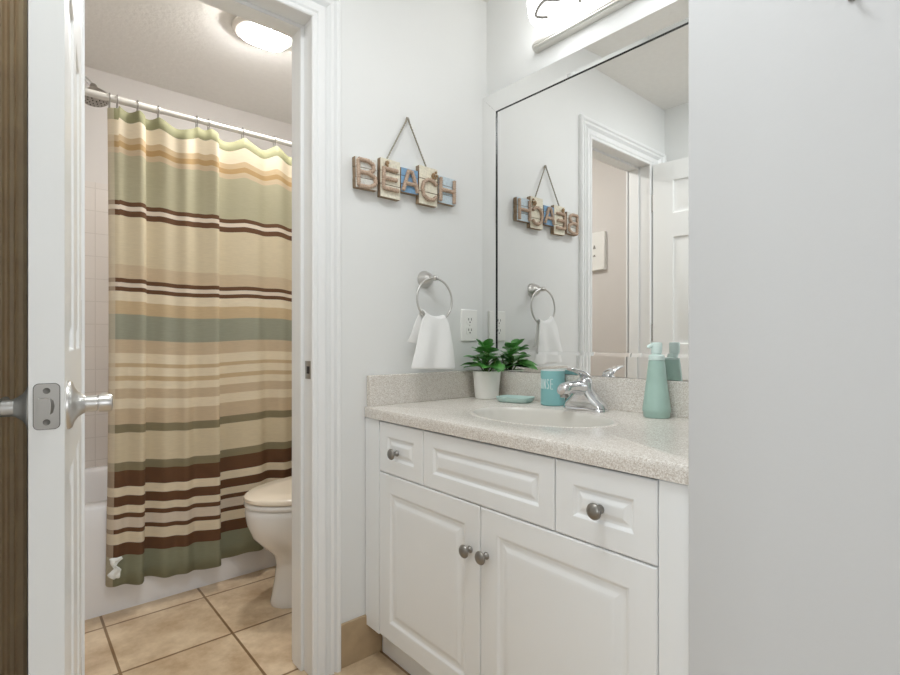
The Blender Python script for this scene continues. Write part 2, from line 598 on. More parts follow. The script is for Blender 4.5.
lp = obj('latch_plate', lp, M['nickel'], dl, local=True, angle=30)
tag(lp, 'metal latch plate on the door edge')
bm = BM()
pr = [(-0.0085, -0.011), (0.0035, -0.011), (0.0070, -0.008), (0.0085, 0.0), (0.0070, 0.008), (0.0035, 0.011), (-0.0085, 0.011)]
loft(bm, [[(DW + 0.001, -DT / 2 + y, KZ + LZ + z) for y, z in pr], [(DW + 0.0105, -DT / 2 + y, KZ + LZ + z) for y, z in pr[:1] + pr[1:2] + [(0.0045, -0.008), (0.005, 0), (0.0045, 0.008)] + pr[5:]]])
bm2 = BM()
loft(bm2, [[(x_, y, z) for y, z in rrect(-DT / 2, KZ + LZ, 0.0142, 0.0302, 0.0065)] for x_ in (DW - 0.001, DW + 0.0003)])
obj('mortise', bm2, M['dark'], lp, local=True)
obj('latch_bolt', bm, M['nickel'], lp, local=True)
for dz in (-0.0205, 0.0205):
    bm = lathe(BM(), [(0.0, 0.0012), (0.0014, 0.0012), (0.0040, 0.0016), (0.0040, 0.0)], (DW + 0.0006, -DT / 2, KZ + LZ + dz), (1, 0, 0), n=14)
    obj('screw', bm, M['screw'], lp, local=True)
for sy, mm in ((1, M['satin']), (-1, M['satin'])):
    y0 = 0.0 if sy > 0 else -DT
    L = 0.95 if sy > 0 else 0.92
    bm = lathe(BM(), [(0.0345, 0.0), (0.0345, 0.003), (0.032, 0.006), (0.025, 0.008), (0.0185, 0.012), (0.0145, 0.017), (0.0125, 0.021), (0.0, 0.021)],
               (KX, y0, KZ), (0, sy, 0), n=36)
    hd = obj('door_handle', bm, mm, dl, local=True, angle=50)
    bm = lathe(BM(), [(0.0118, 0.018), (0.0118, 0.037 * L), (0.0105, 0.0375 * L), (0.0105, 0.0385 * L), (0.0128, 0.039 * L), (0.0132, 0.052 * L), (0.0115, 0.056 * L), (0.004, 0.0575 * L), (0.0, 0.0575 * L)],
               (KX, y0, KZ), (0, sy, 0), n=28)
    # lever arm running back towards the hinge
    rg = []
    for t, hyy, hz in ((0.0, 0.008, 0.010), (0.03, 0.0075, 0.0095), (0.07, 0.006, 0.0085), (0.098, 0.005, 0.0075), (0.103, 0.003, 0.005)):
        rg.append([(KX - t, y, z) for y, z in rrect(y0 + sy * 0.046 * L, KZ, hyy, hz, min(hyy, hz) * 0.8)])
    loft(bm, rg)
    obj('lever', bm, mm, hd, local=True, angle=50)
for z in (1.743, 1.046, 0.25):
    bm = lathe(BM(), [(0.0045, -0.045), (0.0045, 0.045)], (-0.0055, -0.0042, z), (0, 0, 1), n=14)
    box(bm, -0.003, 0.0003, -0.020, -0.0004, z - 0.043, z + 0.043)
    obj('hinge', bm, M['nickel'], dl, local=True)

# ------------------------------------------------------------------ bathtub
bt = thing('bathtub', 'white bathtub with plain apron behind the striped curtain', 'bathtub', (0.64, YT, 0))
bm = BM()
x0, x1, yb = XBL + 0.0125, XM - 0.0125, YW - 0.0125
cx, cy = (x0 + x1) / 2, (YT + yb) / 2
hx_, hy_ = (x1 - x0) / 2, (yb - YT) / 2
R = []
R.append([(x, y, 0.0) for x, y in rrect(cx, cy, hx_, hy_, 0.012)])
R.append([(x, y, 0.02) for x, y in rrect(cx, cy, hx_, hy_, 0.012)])
R.append([(x, y, 0.385) for x, y in rrect(cx, cy, hx_, hy_, 0.012)])
R.append([(x, y, 0.398) for x, y in rrect(cx, cy, hx_ - 0.004, hy_ - 0.004, 0.012)])
R.append([(x, y, 0.403) for x, y in rrect(cx, cy, hx_ - 0.014, hy_ - 0.014, 0.012)])
R.append([(x, y, 0.403) for x, y in rrect(cx, cy, hx_ - 0.075, hy_ - 0.06, 0.09)])
R.append([(x, y, 0.392) for x, y in rrect(cx, cy, hx_ - 0.088, hy_ - 0.073, 0.10)])
R.append([(x, y, 0.14) for x, y in rrect(cx, cy, hx_ - 0.16, hy_ - 0.11, 0.13)])
R.append([(x, y, 0.09) for x, y in rrect(cx, cy, hx_ - 0.24, hy_ - 0.16, 0.12)])
loft(bm, R)
obj('tub_shell', bm, M['tub'], bt, angle=50)
bm = lathe(BM(), [(0.0, 0.004), (0.028, 0.004), (0.03, 0.0)], (x0 + 0.25, cy, 0.0905), n=20)
obj('drain', bm, M['chrome'], bt)

# ------------------------------------------------------------------ curtain rod
RY, RZ = 2.282, 1.9
rd = thing('curtain_rod', 'white tension rod across the tub with the curtain hanging from it', 'curtain rod', (0.64, RY, RZ))
obj('tube', lathe(BM(), [(0.0105, 0.30), (0.0105, XM - XBL - 0.004)], (XBL, RY, RZ), (1, 0, 0), n=20), M['rod'], rd)
obj('sleeve', lathe(BM(), [(0.0133, 0.014), (0.0133, 0.575), (0.0118, 0.578), (0.0118, 0.585)], (XBL, RY, RZ), (1, 0, 0), n=20), M['rod'], rd)
for xx, sg in ((XBL + 0.012, 1), (XM - 0.012, -1)):
    obj('end_cup', lathe(BM(), [(0.024, 0.0), (0.024, 0.006), (0.017, 0.02), (0.014, 0.03)], (xx, RY, RZ), (sg, 0, 0), n=20), M['rod'], rd)

# ------------------------------------------------------------------ striped curtain
FAB = {
    'hem': (150, 148, 114),
    'sage': (190, 184, 156), 'cream': (236, 224, 200), 'tan': (212, 190, 154), 'gold': (194, 162, 116), 'brown': (112, 80, 57), 'green': (166, 167, 149),
    'beige': (221, 208, 180), 'olive': (148, 138, 110), 'pale': (230, 218, 202), 'dusty': (212, 193, 164), 'foot': (152, 154, 130)}
FN = list(FAB)
FM = [fabric(n, c) for n, c in FAB.items()] + [fabric(n + '_reverse', [a_ * 0.4 + b_ * 0.6 for a_, b_ in zip(c, (232, 222, 202))]) for n, c in FAB.items()]
STR = [(1.866, 'hem'), (1.822, 'cream'), (1.762, 'tan'), (1.738, 'gold'), (1.716, 'dusty'), (1.694, 'sage'), (1.516, 'brown'), (1.499, 'pale'), (1.482, 'brown'), (1.460, 'beige'),
       (1.278, 'dusty'), (1.227, 'brown'), (1.211, 'pale'), (1.195, 'brown'), (1.179, 'cream'), (1.143, 'tan'), (1.094, 'green'), (1.000, 'dusty'), (0.950, 'cream'),
       (0.913, 'tan'), (0.898, 'cream'), (0.866, 'tan'), (0.848, 'cream'), (0.819, 'dusty'), (0.782, 'cream'), (0.745, 'dusty'), (0.688, 'olive'), (0.657, 'beige'),
       (0.549, 'olive'), (0.518, 'brown'), (0.459, 'cream'), (0.426, 'brown'), (0.390, 'cream'), (0.362, 'brown'), (0.345, 'pale'), (0.308, 'brown'), (0.292, 'cream'),
       (0.253, 'brown'), (0.208, 'foot'), (0.100, None)]
CPATH = [(0.330, 0.022), (0.304, 0.022), (0.286, 0.010), (0.288, -0.010), (0.310, -0.024), (0.345, -0.016), (0.385, -0.033), (0.402, -0.014), (0.404, 0.006), (0.43, 0.004), (0.47, -0.012),
         (0.51, -0.008), (0.545, -0.020), (0.58, -0.004), (0.615, -0.018), (0.655, -0.036), (0.668, -0.018), (0.670, 0.004), (0.70, 0.006), (0.76, -0.014), (0.82, -0.022), (0.87, 0.002),
         (0.93, -0.018), (0.99, 0.008), (1.05, -0.02), (1.11, 0.008), (1.17, -0.02), (1.23, 0.008), (1.29, -0.018), (1.33, 0.0)]
HOOKS = [0.292, 0.316, 0.382, 0.452, 0.592, 0.637, 0.775, 0.915, 1.05, 1.19, 1.315]
path = catmull(CPATH, 9)


def sag(x):
    hs = HOOKS[1:]
    if x <= hs[0]:
        return 0.012
    for a, b in zip(hs, hs[1:]):
        if a <= x <= b:
            t = (x - a) / (b - a)
            return min(0.034, 0.22 * (b - a)) * math.sin(PI * t) ** 1.2
    return 0.0


rows = []
for (za, ca), (zb, cb) in zip(STR, STR[1:]):
    k = max(1, int((za - zb) / 0.045 + 0.5))
    for i in range(k):
        rows.append((za + (zb - za) * i / k, FN.index(ca)))
rows.append((0.100, None))
bm = BM()
grid = []
for z, c in rows:
    t = (1.866 - z) / 1.766
    amp = 0.8 + 0.75 * t
    ln = []
    for i, (px_, py_) in enumerate(path):
        base = 2.266 - 0.024 * min(1, t * 1.25)
        wob = 0.004 * noise.noise(Vector((px_ * 9, t * 2.2, 3.1)))
        shx = 0.010 * math.sin(t * 2.6 + px_ * 5) * t
        yy = min(base + py_ * amp + wob, 2.272 if z > 0.45 else 2.2575)
        zz = z - sag(px_) * math.exp(-(1.866 - z) / 0.22) - 0.010 * (t > 0.98) * math.sin(px_ * 55) * 0.3 + 0.012 * t * math.cos(2 * PI * (px_ - 0.3) / 0.55)
        ln.append(bm.verts.new((px_ + shx, yy, zz)))
    grid.append(ln)
for j in range(len(rows) - 1):
    for i in range(len(path) - 1):
        f = bm.faces.new((grid[j][i], grid[j][i + 1], grid[j + 1][i + 1], grid[j + 1][i]))
        f.material_index = rows[j][1] + (len(FN) if i < 33 else 0)
ct = thing('shower_curtain', 'striped sage, cream and brown fabric shower curtain across the tub', 'shower curtain', (0.64, 2.25, 0.1))
cu = obj('curtain_fabric', bm, None, ct, mats=FM, angle=180, recalc=False)
md = cu.modifiers.new('thickness', 'SOLIDIFY')
md.thickness = 0.0012
# crumpled white tag low on the left edge
bm = BM()
tg = []
for j in range(9):
    ln = []
    for i in range(6):
        u, v = i / 5, j / 8
        ww = 0.013 + 0.007 * math.sin(v * 9 + 1)
        ln.append(bm.verts.new((0.298 + (u - 0.5) * 2 * ww + 0.004 * math.sin(v * 14), 2.198 + 0.004 * math.sin(u * 7 + v * 11), 0.222 - 0.075 * v)))
    tg.append(ln)
for j in range(8):
    for i in range(5):
        bm.faces.new((tg[j][i], tg[j][i + 1], tg[j + 1][i + 1], tg[j + 1][i]))
t_ = obj('care_tag', bm, M['letter_white'], ct, angle=20)
t_.modifiers.new('thickness', 'SOLIDIFY').thickness = 0.004
tag(t_, 'crumpled white tag on the left edge of the curtain')

ring_names = ['metal curtain hook at the left end of the rod, first of the row', 'metal curtain hook second from the left end of the rod']
hook_src = None
for i, hxx in enumerate(HOOKS):
    o = thing('curtain_hook', 'x', 'curtain hook', (hxx, RY, RZ), group='metal hooks along the shower rod')
    words = ['leftmost', 'second', 'third', 'fourth', 'fifth', 'sixth', 'seventh', 'eighth', 'ninth', 'tenth', 'eleventh']
    o['label'] = ('leftmost metal hook on the shower rod' if i == 0 else f'{words[i]} metal hook from the left along the shower rod')
    if hook_src is None:
        hook_src = []
        bm = BM()
        pts = [(0, 0.0165 * math.cos(a), 0.0165 * math.sin(a)) for a in [math.radians(-50 + 280 * k / 16) for k in range(17)]]
        pts = [(0, 0.012, -0.060), (0, 0.013, -0.042), (0, 0.013, -0.022)] + pts + [(0, -0.006, -0.030), (0, -0.004, -0.050), (0, -0.008, -0.064), (0, -0.014, -0.066), (0, -0.018, -0.058)]
        tube(bm, pts, 0.0021, n=8)
        hook_src.append(obj('wire', bm, M['nickel'], o, local=True))
        bm = BM()
        for k in range(5):
            a = math.radians(30 + 30 * k)
            lathe(bm, [(0.0, -0.0032), (0.0032, 0), (0.0, 0.0032)], (0, 0.0165 * math.cos(a), 0.0165 * math.sin(a)), (1, 0, 0), n=8)
        hook_src.append(obj('rollers', bm, M['chrome'], o, local=True))
    else:
        for s_ in hook_src:
            c = s_.copy()
            COL.objects.link(c)
            c.parent = o

# ------------------------------------------------------------------ shower head
sh = thing('shower_sprayer', 'chrome shower head above the left end of the curtain rod', 'shower head', (XBL, 2.62, 2.02))
SC = Vector((0.281, 2.60, 2.005))
obj('flange', lathe(BM(), [(0.032, 0.0), (0.03, 0.006), (0.012, 0.012)], (XBL + 0.0, 2.62, 2.10), (1, 0, 0)), M['chrome'], sh)
obj('arm', tube(BM(), catmull([(XBL, 2.62, 2.10), (0.0, 2.62, 2.115), (0.16, 2.62, 2.105), (0.235, 2.62, 2.095), (0.276, 2.618, 2.066)], 6), 0.009, n=14), M['chrome'], sh)
bm = lathe(BM(), [(0.012, -0.045), (0.016, -0.03), (0.020, -0.02), (0.042, 0.0), (0.052, 0.012), (0.052, 0.022), (0.046, 0.026), (0.0, 0.024)],
           SC + Vector((0, 0, 0.02)), (0.08, -0.34, -0.93))
hd = obj('spray_head', bm, M['nickel'], sh)
bm = BM()
ax = Vector((0.08, -0.34, -0.93)).normalized()
a_, b_ = frame_of(ax)
for rr, nn in ((0.014, 6), (0.028, 12), (0.040, 18)):
    for k in range(nn):
        c = SC + Vector((0, 0, 0.02)) + ax * 0.0245 + a_ * rr * math.cos(2 * PI * k / nn) + b_ * rr * math.sin(2 * PI * k / nn)
        lathe(bm, [(0.0026, 0.0), (0.0018, 0.003)], c, ax, n=6)
obj('nozzles', bm, M['dark'], hd)

# ------------------------------------------------------------------ toilet
ty = 1.925
to = thing('toilet', 'white toilet with cream lid beside the tub, mostly behind the door casing', 'toilet', (1.05, ty, 0))


def egg(xf, xb, hw, z, n=32, e=1.0):
    """outline elongated towards -x"""
    out = []
    xc = xb - (xb - xf) * 0.42
    for k in range(n):
        a = 2 * PI * k / n
        c, s = math.cos(a), math.sin(a)
        lx = (xc - xf) if c < 0 else (xb - xc)
        out.append((xc + lx * math.copysign(abs(c) ** e, c), ty + hw * math.copysign(abs(s) ** e, s), z))
    return out


bm = BM()
loft(bm, [egg(0.762, 1.24, 0.108, 0.0), egg(0.758, 1.24, 0.110, 0.012), egg(0.763, 1.235, 0.108, 0.03), egg(0.775, 1.225, 0.104, 0.09), egg(0.782, 1.22, 0.104, 0.15),
          egg(0.772, 1.22, 0.110, 0.19), egg(0.735, 1.22, 0.135, 0.225), egg(0.694, 1.22, 0.163, 0.27), egg(0.673, 1.22, 0.178, 0.32), egg(0.667, 1.22, 0.184, 0.36),
          egg(0.668, 1.22, 0.184, 0.378), egg(0.674, 1.215, 0.178, 0.385), egg(0.73, 1.15, 0.12, 0.385), egg(0.76, 1.12, 0.10, 0.30), egg(0.86, 1.05, 0.05, 0.22)])
obj('bowl', bm, M['porcelain'], to, angle=60)
bm = BM()
loft(bm, [egg(0.669, 1.20, 0.183, 0.387), egg(0.664, 1.205, 0.187, 0.391), egg(0.664, 1.205, 0.187, 0.401), egg(0.669, 1.20, 0.183, 0.405)])
obj('seat', bm, M['porcelain'], to, angle=50)
bm = BM()
loft(bm, [egg(0.668, 1.20, 0.184, 0.408), egg(0.663, 1.205, 0.188, 0.412), egg(0.664, 1.205, 0.187, 0.423), egg(0.675, 1.19, 0.177, 0.430), egg(0.75, 1.12, 0.11, 0.434)])
l_ = obj('lid', bm, M['seat'], to, angle=50)
tag(l_, 'cream closed toilet lid')
bm = BM()
loft(bm, [[(x, y, z) for x, y in rrect(1.285, ty, 0.10 * s, 0.20 * s, 0.03)] for z, s in ((0.36, 0.88), (0.385, 0.95), (0.70, 1.0), (0.72, 1.0))])
obj('tank', bm, M['porcelain'], to, angle=50)
bm = BM()
loft(bm, [[(x, y, z) for x, y in rrect(1.283, ty, 0.108 + d, 0.21 + d, 0.03)] for z, d in ((0.721, -0.004), (0.727, 0), (0.748, 0), (0.758, -0.008))])
obj('tank_lid', bm, M['porcelain'], to, angle=50)
bm = lathe(BM(), [(0.011, 0), (0.011, 0.012), (0.0, 0.014)], (1.186, ty + 0.14, 0.66), (-1, 0, 0), n=16)
tube(bm, [(1.175, ty + 0.14, 0.66), (1.172, ty + 0.10, 0.656), (1.172, ty + 0.07, 0.65)], 0.006)
obj('flush_lever', bm, M['chrome'], to)

# ------------------------------------------------------------------ vanity cabinet
XF = 0.866                       # front of doors and drawers
VY0, VY1 = YR + 0.003, YB - 0.003
Y1, Y2, Y3, Y4, Y5 = 0.4544, 0.679, 0.902, 1.1265, 1.3458
va = thing('vanity_cabinet', 'white bathroom vanity cabinet with raised panels and round metal knobs', 'cabinet', (1.13, 0.9, 0))
obj('carcass', boxes((XF + 0.019, XF + 0.021, VY0, VY1, 0.104, 0.759), (XF + 0.021, XM - 0.002, VY0, VY0 + 0.016, 0.104, 0.759), (XF + 0.021, XM - 0.002, VY1 - 0.016, VY1, 0.104, 0.759),
                     (XF + 0.021, XM - 0.002, VY0, VY1, 0.104, 0.12), (XM - 0.008, XM - 0.002, VY0, VY1, 0.12, 0.759)), M['gap'], va, merge=0)
obj('toe_kick', boxes((0.922, 0.94, VY0, VY1 - 0.012, 0, 0.103)), M['cabinet'], va)
obj('filler', boxes((XF, XF + 0.0185, Y5 + 0.0015, VY1, 0.104, 0.7585)), M['cabinet'], va, bevel=0.0015)
obj('filler', boxes((XF, XF + 0.0185, VY0, Y1 - 0.0015, 0.104, 0.7585)), M['cabinet'], va, bevel=0.0015)


def front(name, y0, y1, z0, z1, ins, prof):
    bm = BM()
    g = 0.0014
    y0, y1, z0, z1 = y0 + g, y1 - g, z0 + g, z1 - g
    e = 0.003
    # softened outer edge
    panel_face(bm, y0 + e, y1 - e, z0 + e, z1 - e, [(y0 + ins, y1 - ins, z0 + ins, z1 - ins)], lambda u, v, d: (XF + d, u, v), prof)
    r0 = [(y0 + e, z0 + e), (y1 - e, z0 + e), (y1 - e, z1 - e), (y0 + e, z1 - e)]
    r1 = [(y0, z0), (y1, z0), (y1, z1), (y0, z1)]
    rings = [[(XF, *p) for p in r0], [(XF + 0.0012, *[(a * 0.7 + b * 0.3) for a, b in zip(q, p)]) for p, q in zip(r0, r1)], [(XF + e, *p) for p in r1], [(XF + 0.0185, *p) for p in r1]]
    loft(bm, rings, cap0=False)
    return obj(name, bm, M['cabinet'], va, angle=19)


def knob(parent, y, z):
    bm = lathe(BM(), [(0.0, 0.0), (0.0088, 0.0), (0.0088, 0.002), (0.0062, 0.005), (0.0052, 0.011), (0.0066, 0.0150), (0.0128, 0.0175), (0.0160, 0.0205), (0.0160, 0.0225), (0.0135, 0.0260), (0.007, 0.0285), (0.0, 0.0292)],
               (XF, y, z), (-1, 0, 0), n=28)
    return obj('knob', bm, M['nickel_knob'], parent, angle=60)




def soft(w0, wd, wu, D, rest):
    """flat shoulder, soft dip to depth D, long soft rise to the raised field"""
    p = [(w0, 0.0)]
    for k in range(1, 7):
        t = k / 6
        p.append((w0 + wd * t, D * (1 - math.cos(PI * t)) / 2))
    for k in range(1, 9):
        t = k / 8
        p.append((w0 + wd * (1.15) + wu * t, D + (rest - D) * (1 - math.cos(PI * t)) / 2))
    p.append((p[-1][0] + 0.004, rest))
    return p


DPROF = soft(0.004, 0.012, 0.026, 0.0062, 0.0008)
SPROF = soft(0.003, 0.009, 0.016, 0.0055, 0.0008)
ZD0, ZD1 = 0.603, 0.7575
d = front('drawer', Y4, Y5, ZD0, ZD1, 0.038, SPROF)
knob(d, (Y4 + Y5) / 2 + 0.014, 0.6725)
front('false_drawer_front', Y2, Y4, ZD0, ZD1, 0.036, SPROF)
d = front('drawer', Y1, Y2, ZD0, ZD1, 0.040, SPROF)
knob(d, 0.570, 0.6775)
d = front('door', Y3, Y5, 0.106, ZD0, 0.048, DPROF)
knob(d, Y3 + 0.035, 0.489)
d = front('door', Y1, Y3, 0.106, ZD0, 0.048, DPROF)
knob(d, Y3 - 0.022, 0.491)

# ------------------------------------------------------------------ countertop with moulded sink
ctp = thing('countertop', 'speckled grey solid surface vanity top with moulded oval sink', 'countertop', (1.13, 0.9, 0.761))
XC0, XC1 = 0.8588, XM - 0.0015
CY0, CY1 = YR + 0.002, YB - 0.0015
SX, SY, RX, RYY = 1.122, 0.935, 0.138, 0.215
bm = BM()
N = 96


def rect_pt(a, ex=0.0):
    c, s = math.cos(a), math.sin(a)
    xa, xb, ya, ybb = XC0 + ex - SX, XC1 - SX, CY0 - SY, CY1 - SY
    t = min([(xb / c) if c > 1e-9 else 1e9, (xa / c) if c < -1e-9 else 1e9, (ybb / s) if s > 1e-9 else 1e9, (ya / s) if s < -1e-9 else 1e9])
    return SX + t * c, SY + t * s


angs = sorted([2 * PI * k / N for k in range(N)] + [math.atan2(y - SY, x - SX) % (2 * PI) for x in (XC0 + 0.006, XC1) for y in (CY0, CY1)])


def ell(kx, ky, z):
    return [(SX + RX * kx * math.cos(a), SY + RYY * ky * math.sin(a), z) for a in angs]


ZB = 0.7605
rings = [[(*rect_pt(a), ZB) for a in angs], [(*rect_pt(a), HC - 0.012) for a in angs], [(*rect_pt(a, 0.0012), HC - 0.006) for a in angs], [(*rect_pt(a, 0.0035), HC - 0.002) for a in angs], [(*rect_pt(a, 0.008), HC) for a in angs]]
rings += [ell(1.14, 1.09, HC), ell(1.12, 1.075, HC - 0.0012), ell(1.09, 1.055, HC + 0.0004), ell(1.05, 1.03, HC + 0.0008), ell(1.02, 1.015, HC - 0.0005)]
loft(bm, rings, cap0=False, cap1=False)
obj('slab', bm, M['counter'], ctp, angle=35)
bm = BM()
loft(bm, [ell(1.02, 1.015, HC - 0.0005), ell(1.0, 1.0, HC - 0.004), ell(0.975, 0.985, HC - 0.012), ell(0.93, 0.95, HC - 0.045), ell(0.83, 0.86, HC - 0.085), ell(0.62, 0.66, HC - 0.115), ell(0.3, 0.3, HC - 0.128), ell(0.12, 0.08, HC - 0.130)], cap0=False)
s_ = obj('sink_basin', bm, M['basin'], ctp, angle=70)
tag(s_, 'white oval sink basin')
obj('drain', lathe(BM(), [(0.022, 0.0), (0.022, 0.003), (0.016, 0.004), (0.0, 0.003)], (SX, SY, HC - 0.1305), n=24), M['chrome'], s_)
obj('backsplash', boxes((XM - 0.0205, XM - 0.001, CY0, CY1, HC - 0.001, 0.8907)), M['counter'], ctp, bevel=0.003)
obj('side_splash', boxes((XC0 + 0.012, XM - 0.0206, CY1 - 0.0195, CY1, HC - 0.001, 0.8907)), M['counter'], ctp, bevel=0.003)

# ------------------------------------------------------------------ mirror with mirrored strips
mi = thing('mirror', 'large wall mirror framed with mirrored glass strips above the vanity', 'mirror', (XM, 0.9, 0.892))
MZ0, MZ1, MY0, MY1 = 0.8915, 1.9235, 0.376, YB - 0.0005


def mx_(y):
    return 1.3927 - (y - 1.0) * math.tan(math.radians(0.295))


def plate(quad, off0, off1, bev=None, drop=0.0, lean=0.0):
    """glass plate on the mirror wall; quad = (y, z) corners, bev = bevel width of each edge;
    the front follows the slightly turned mirror plane"""
    n = len(quad)
    front = [(mx_(y) - off1, y, z) for y, z in quad]
    zt = max(z for y, z in quad)
    rings = [[(off0, y, z) for y, z in quad], front]
    if bev:
        ins = []
        for i in range(n):
            p, q, r = (Vector(quad[k % n]) for k in (i - 1, i, i + 1))
            d1, d2 = (q - p).normalized(), (r - q).normalized()
            n1, n2 = Vector((-d1.y, d1.x)), Vector((-d2.y, d2.x))
            b1, b2 = bev[i - 1], bev[i]
            det = n1.x * n2.y - n1.y * n2.x
            off = Vector(((b1 * n2.y - b2 * n1.y) / det, (n1.x * b2 - n2.x * b1) / det))
            ins.append(tuple(q + off))
        low = [(mx_(y) - off1 - (lean if z == zt else 0.0) + drop * (max(bev[i - 1], bev[i]) > 0.002), y, z) for i, (y, z) in enumerate(quad)]
        rings = [rings[0], low, [(mx_(y) - off1 - (lean if quad[i][1] == zt else 0.0), y, z) for i, (y, z) in enumerate(ins)]]
    return loft(BM(), rings)


def glass(name, bm, parent):
    bm.normal_update()
    bmesh.ops.recalc_face_normals(bm, faces=bm.faces)
    for f in bm.faces:
        f.material_index = 0 if f.normal.x < -0.5 else 1
    return obj(name, bm, None, parent, mats=[M['mirror'], M['edge']], angle=1)


glass('mirror_glass', plate([(MY0 + 0.01, MZ0 + 0.01), (MY1 - 0.01, MZ0 + 0.01), (MY1 - 0.01, MZ1 - 0.01), (MY0 + 0.01, MZ1 - 0.01)], XM - 0.0005, 0.0), mi)
SW, SO = 0.069, 0.0070
A0, A1, B0, B1 = MY0 + SW, MY1 - SW, MZ0 + SW + 0.004, MZ1 - SW
t, w_ = 0.0006, 0.011
for q, bv in (([(A1, B0), (MY1, MZ0), (MY1, MZ1), (A1, B1)], (t, t, t, w_)), ([(MY0, MZ0), (A0, B0), (A0, B1), (MY0, MZ1)], (t, w_, t, t)),
              ([(A0, B1), (A1, B1), (MY1, MZ1), (MY0, MZ1)], (w_, t, t, t)), ([(MY0, MZ0), (MY1, MZ0), (A1, B0), (A0, B0)], (t, t, w_, t))):
    glass('mirror_strip', plate(q, XM - 0.0008, SO, bv, 0.0016, 0.0026 if q[0] == (A0, B1) else 0.0), mi)

# ------------------------------------------------------------------ vanity light
vl = thing('vanity_light', 'satin bar light with glowing glass bowl shades above the mirror', 'wall light', (XM, 0.9, 1.96))
bm = BM()
LY0, LY1 = 0.55, 1.183


def stad(d, z, xw=1.368):
    # rounded tray outline, back against the wall
    r = 0.026
    out = [(XM - 0.0005, LY0 + d), (XM - 0.0005, LY1 - d)]
    for k in range(9):
        a = PI / 2 + k / 8 * PI / 2
        out.append((xw + r + (r - d) * math.cos(a), LY1 - r + (r - d) * math.sin(a)))
    for k in range(9):
        a = PI + k / 8 * PI / 2
        out.append((xw + r + (r - d) * math.cos(a), LY0 + r + (r - d) * math.sin(a)))
    return [(x, y, z) for x, y in out]


loft(bm, [stad(0.010, 2.000), stad(0.005, 2.001), stad(0.002, 2.004), stad(0.003, 2.009), stad(0.0, 2.0105), stad(0.0, 2.016), stad(0.004, 2.018), stad(0.005, 2.0235), stad(0.010, 2.025)])
obj('backplate', bm, M['lightbar'], vl, angle=35)
for cyy in (1.026, 0.690):
    cxx, z0 = 1.316, 2.004
    pr = [(0.030, 0.0), (0.052, 0.002), (0.078, 0.014), (0.095, 0.036), (0.103, 0.064), (0.105, 0.094), (0.101, 0.118), (0.096, 0.120), (0.0, 0.118)]
    shd = obj('glass_shade', lathe(BM(), pr, (cxx, cyy, z0), sx=0.62, n=40), M['lamp_glass'], vl, angle=60)

    def surf(a, h):
        rr = 0.03
        for (r0, h0), (r1, h1) in zip(pr, pr[1:]):
            if h0 <= h <= h1:
                rr = r0 + (r1 - r0) * (h - h0) / max(1e-6, h1 - h0)
                break
        rr += 0.003
        return (cxx + rr * 0.62 * math.cos(a), cyy + rr * math.sin(a), z0 + h)
    bm = BM()
    a0 = math.radians(185)
    for seq in (((0, 0.040), (-16, 0.034), (-34, 0.022), (-26, 0.010), (-8, 0.003)), ((0, 0.040), (18, 0.028), (40, 0.026), (66, 0.032), (92, 0.022)), ((0, 0.040), (-8, 0.06), (4, 0.09), (-4, 0.117))):
        tube(bm, catmull([surf(a0 + math.radians(q), h) for q, h in seq], 6), 0.0048, n=8)
    lathe(bm, [(0.0, -0.007), (0.007, -0.003), (0.008, 0.003), (0.0, 0.009)], surf(a0, 0.040), (math.cos(a0), math.sin(a0), 0), n=12)
    obj('wavy_strap', bm, M['strap'], shd)

# ------------------------------------------------------------------ bathroom ceiling light
cl = thing('ceiling_light', 'round glass ceiling light glowing over the bathroom floor', 'ceiling light', (0.83, 2.17, CZ))


def sq(cx_, cy_, hx2, hy2, z, e, n=48):
    return [(cx_ + hx2 * math.copysign(abs(math.cos(2 * PI * k / n)) ** e, math.cos(2 * PI * k / n)),
             cy_ + hy2 * math.copysign(abs(math.sin(2 * PI * k / n)) ** e, math.sin(2 * PI * k / n)), z) for k in range(n)]


LX, LY = 0.822, 2.15
bm = BM()
loft(bm, [sq(LX, LY, 0.095, 0.082, CZ - 0.0005, 0.9), sq(LX, LY, 0.124, 0.104, CZ - 0.006, 0.9), sq(LX, LY, 0.130, 0.110, CZ - 0.016, 0.9), sq(LX, LY, 0.126, 0.106, CZ - 0.026, 0.9), sq(LX, LY, 0.104, 0.082, CZ - 0.034, 0.8)])
obj('glass_rim', bm, M['ceil_rim'], cl, angle=60)
bm = BM()
loft(bm, [sq(LX, LY, 0.092, 0.066, CZ - 0.0335, 0.6), sq(LX, LY, 0.093, 0.067, CZ - 0.042, 0.6), sq(LX, LY, 0.084, 0.058, CZ - 0.051, 0.65), sq(LX, LY, 0.06, 0.038, CZ - 0.056, 0.75), sq(LX, LY, 0.02, 0.014, CZ - 0.058, 1.0)])
obj('diffuser', bm, M['ceil_glass'], cl, angle=60)

# ------------------------------------------------------------------ white box on the bathroom's left wall (seen in the mirror)
wb = thing('utility_box', 'white wall box with small grey marks, seen in the mirror through the doorway', 'utility box', (XBL, 1.945, 1.45))
obj('housing', boxes((XBL, XBL + 0.028, 1.842, 2.03, 1.452, 1.695)), M['plate'], wb, bevel=0.004)
for yy, zz, hh in ((1.915, 1.600, 0.022), (1.915, 1.545, 0.012), (1.965, 1.600, 0.022), (1.965, 1.545, 0.012)):
    bm = BM()
    loft(bm, [[(x, yy - 0.009, zz - hh / 2), (x, yy + 0.009, zz - hh / 2), (x, yy + 0.003, zz + hh / 2), (x, yy - 0.003, zz + hh / 2)] for x in (XBL + 0.0275, XBL + 0.0315)])
    obj('mark', bm, M['strap'], wb)

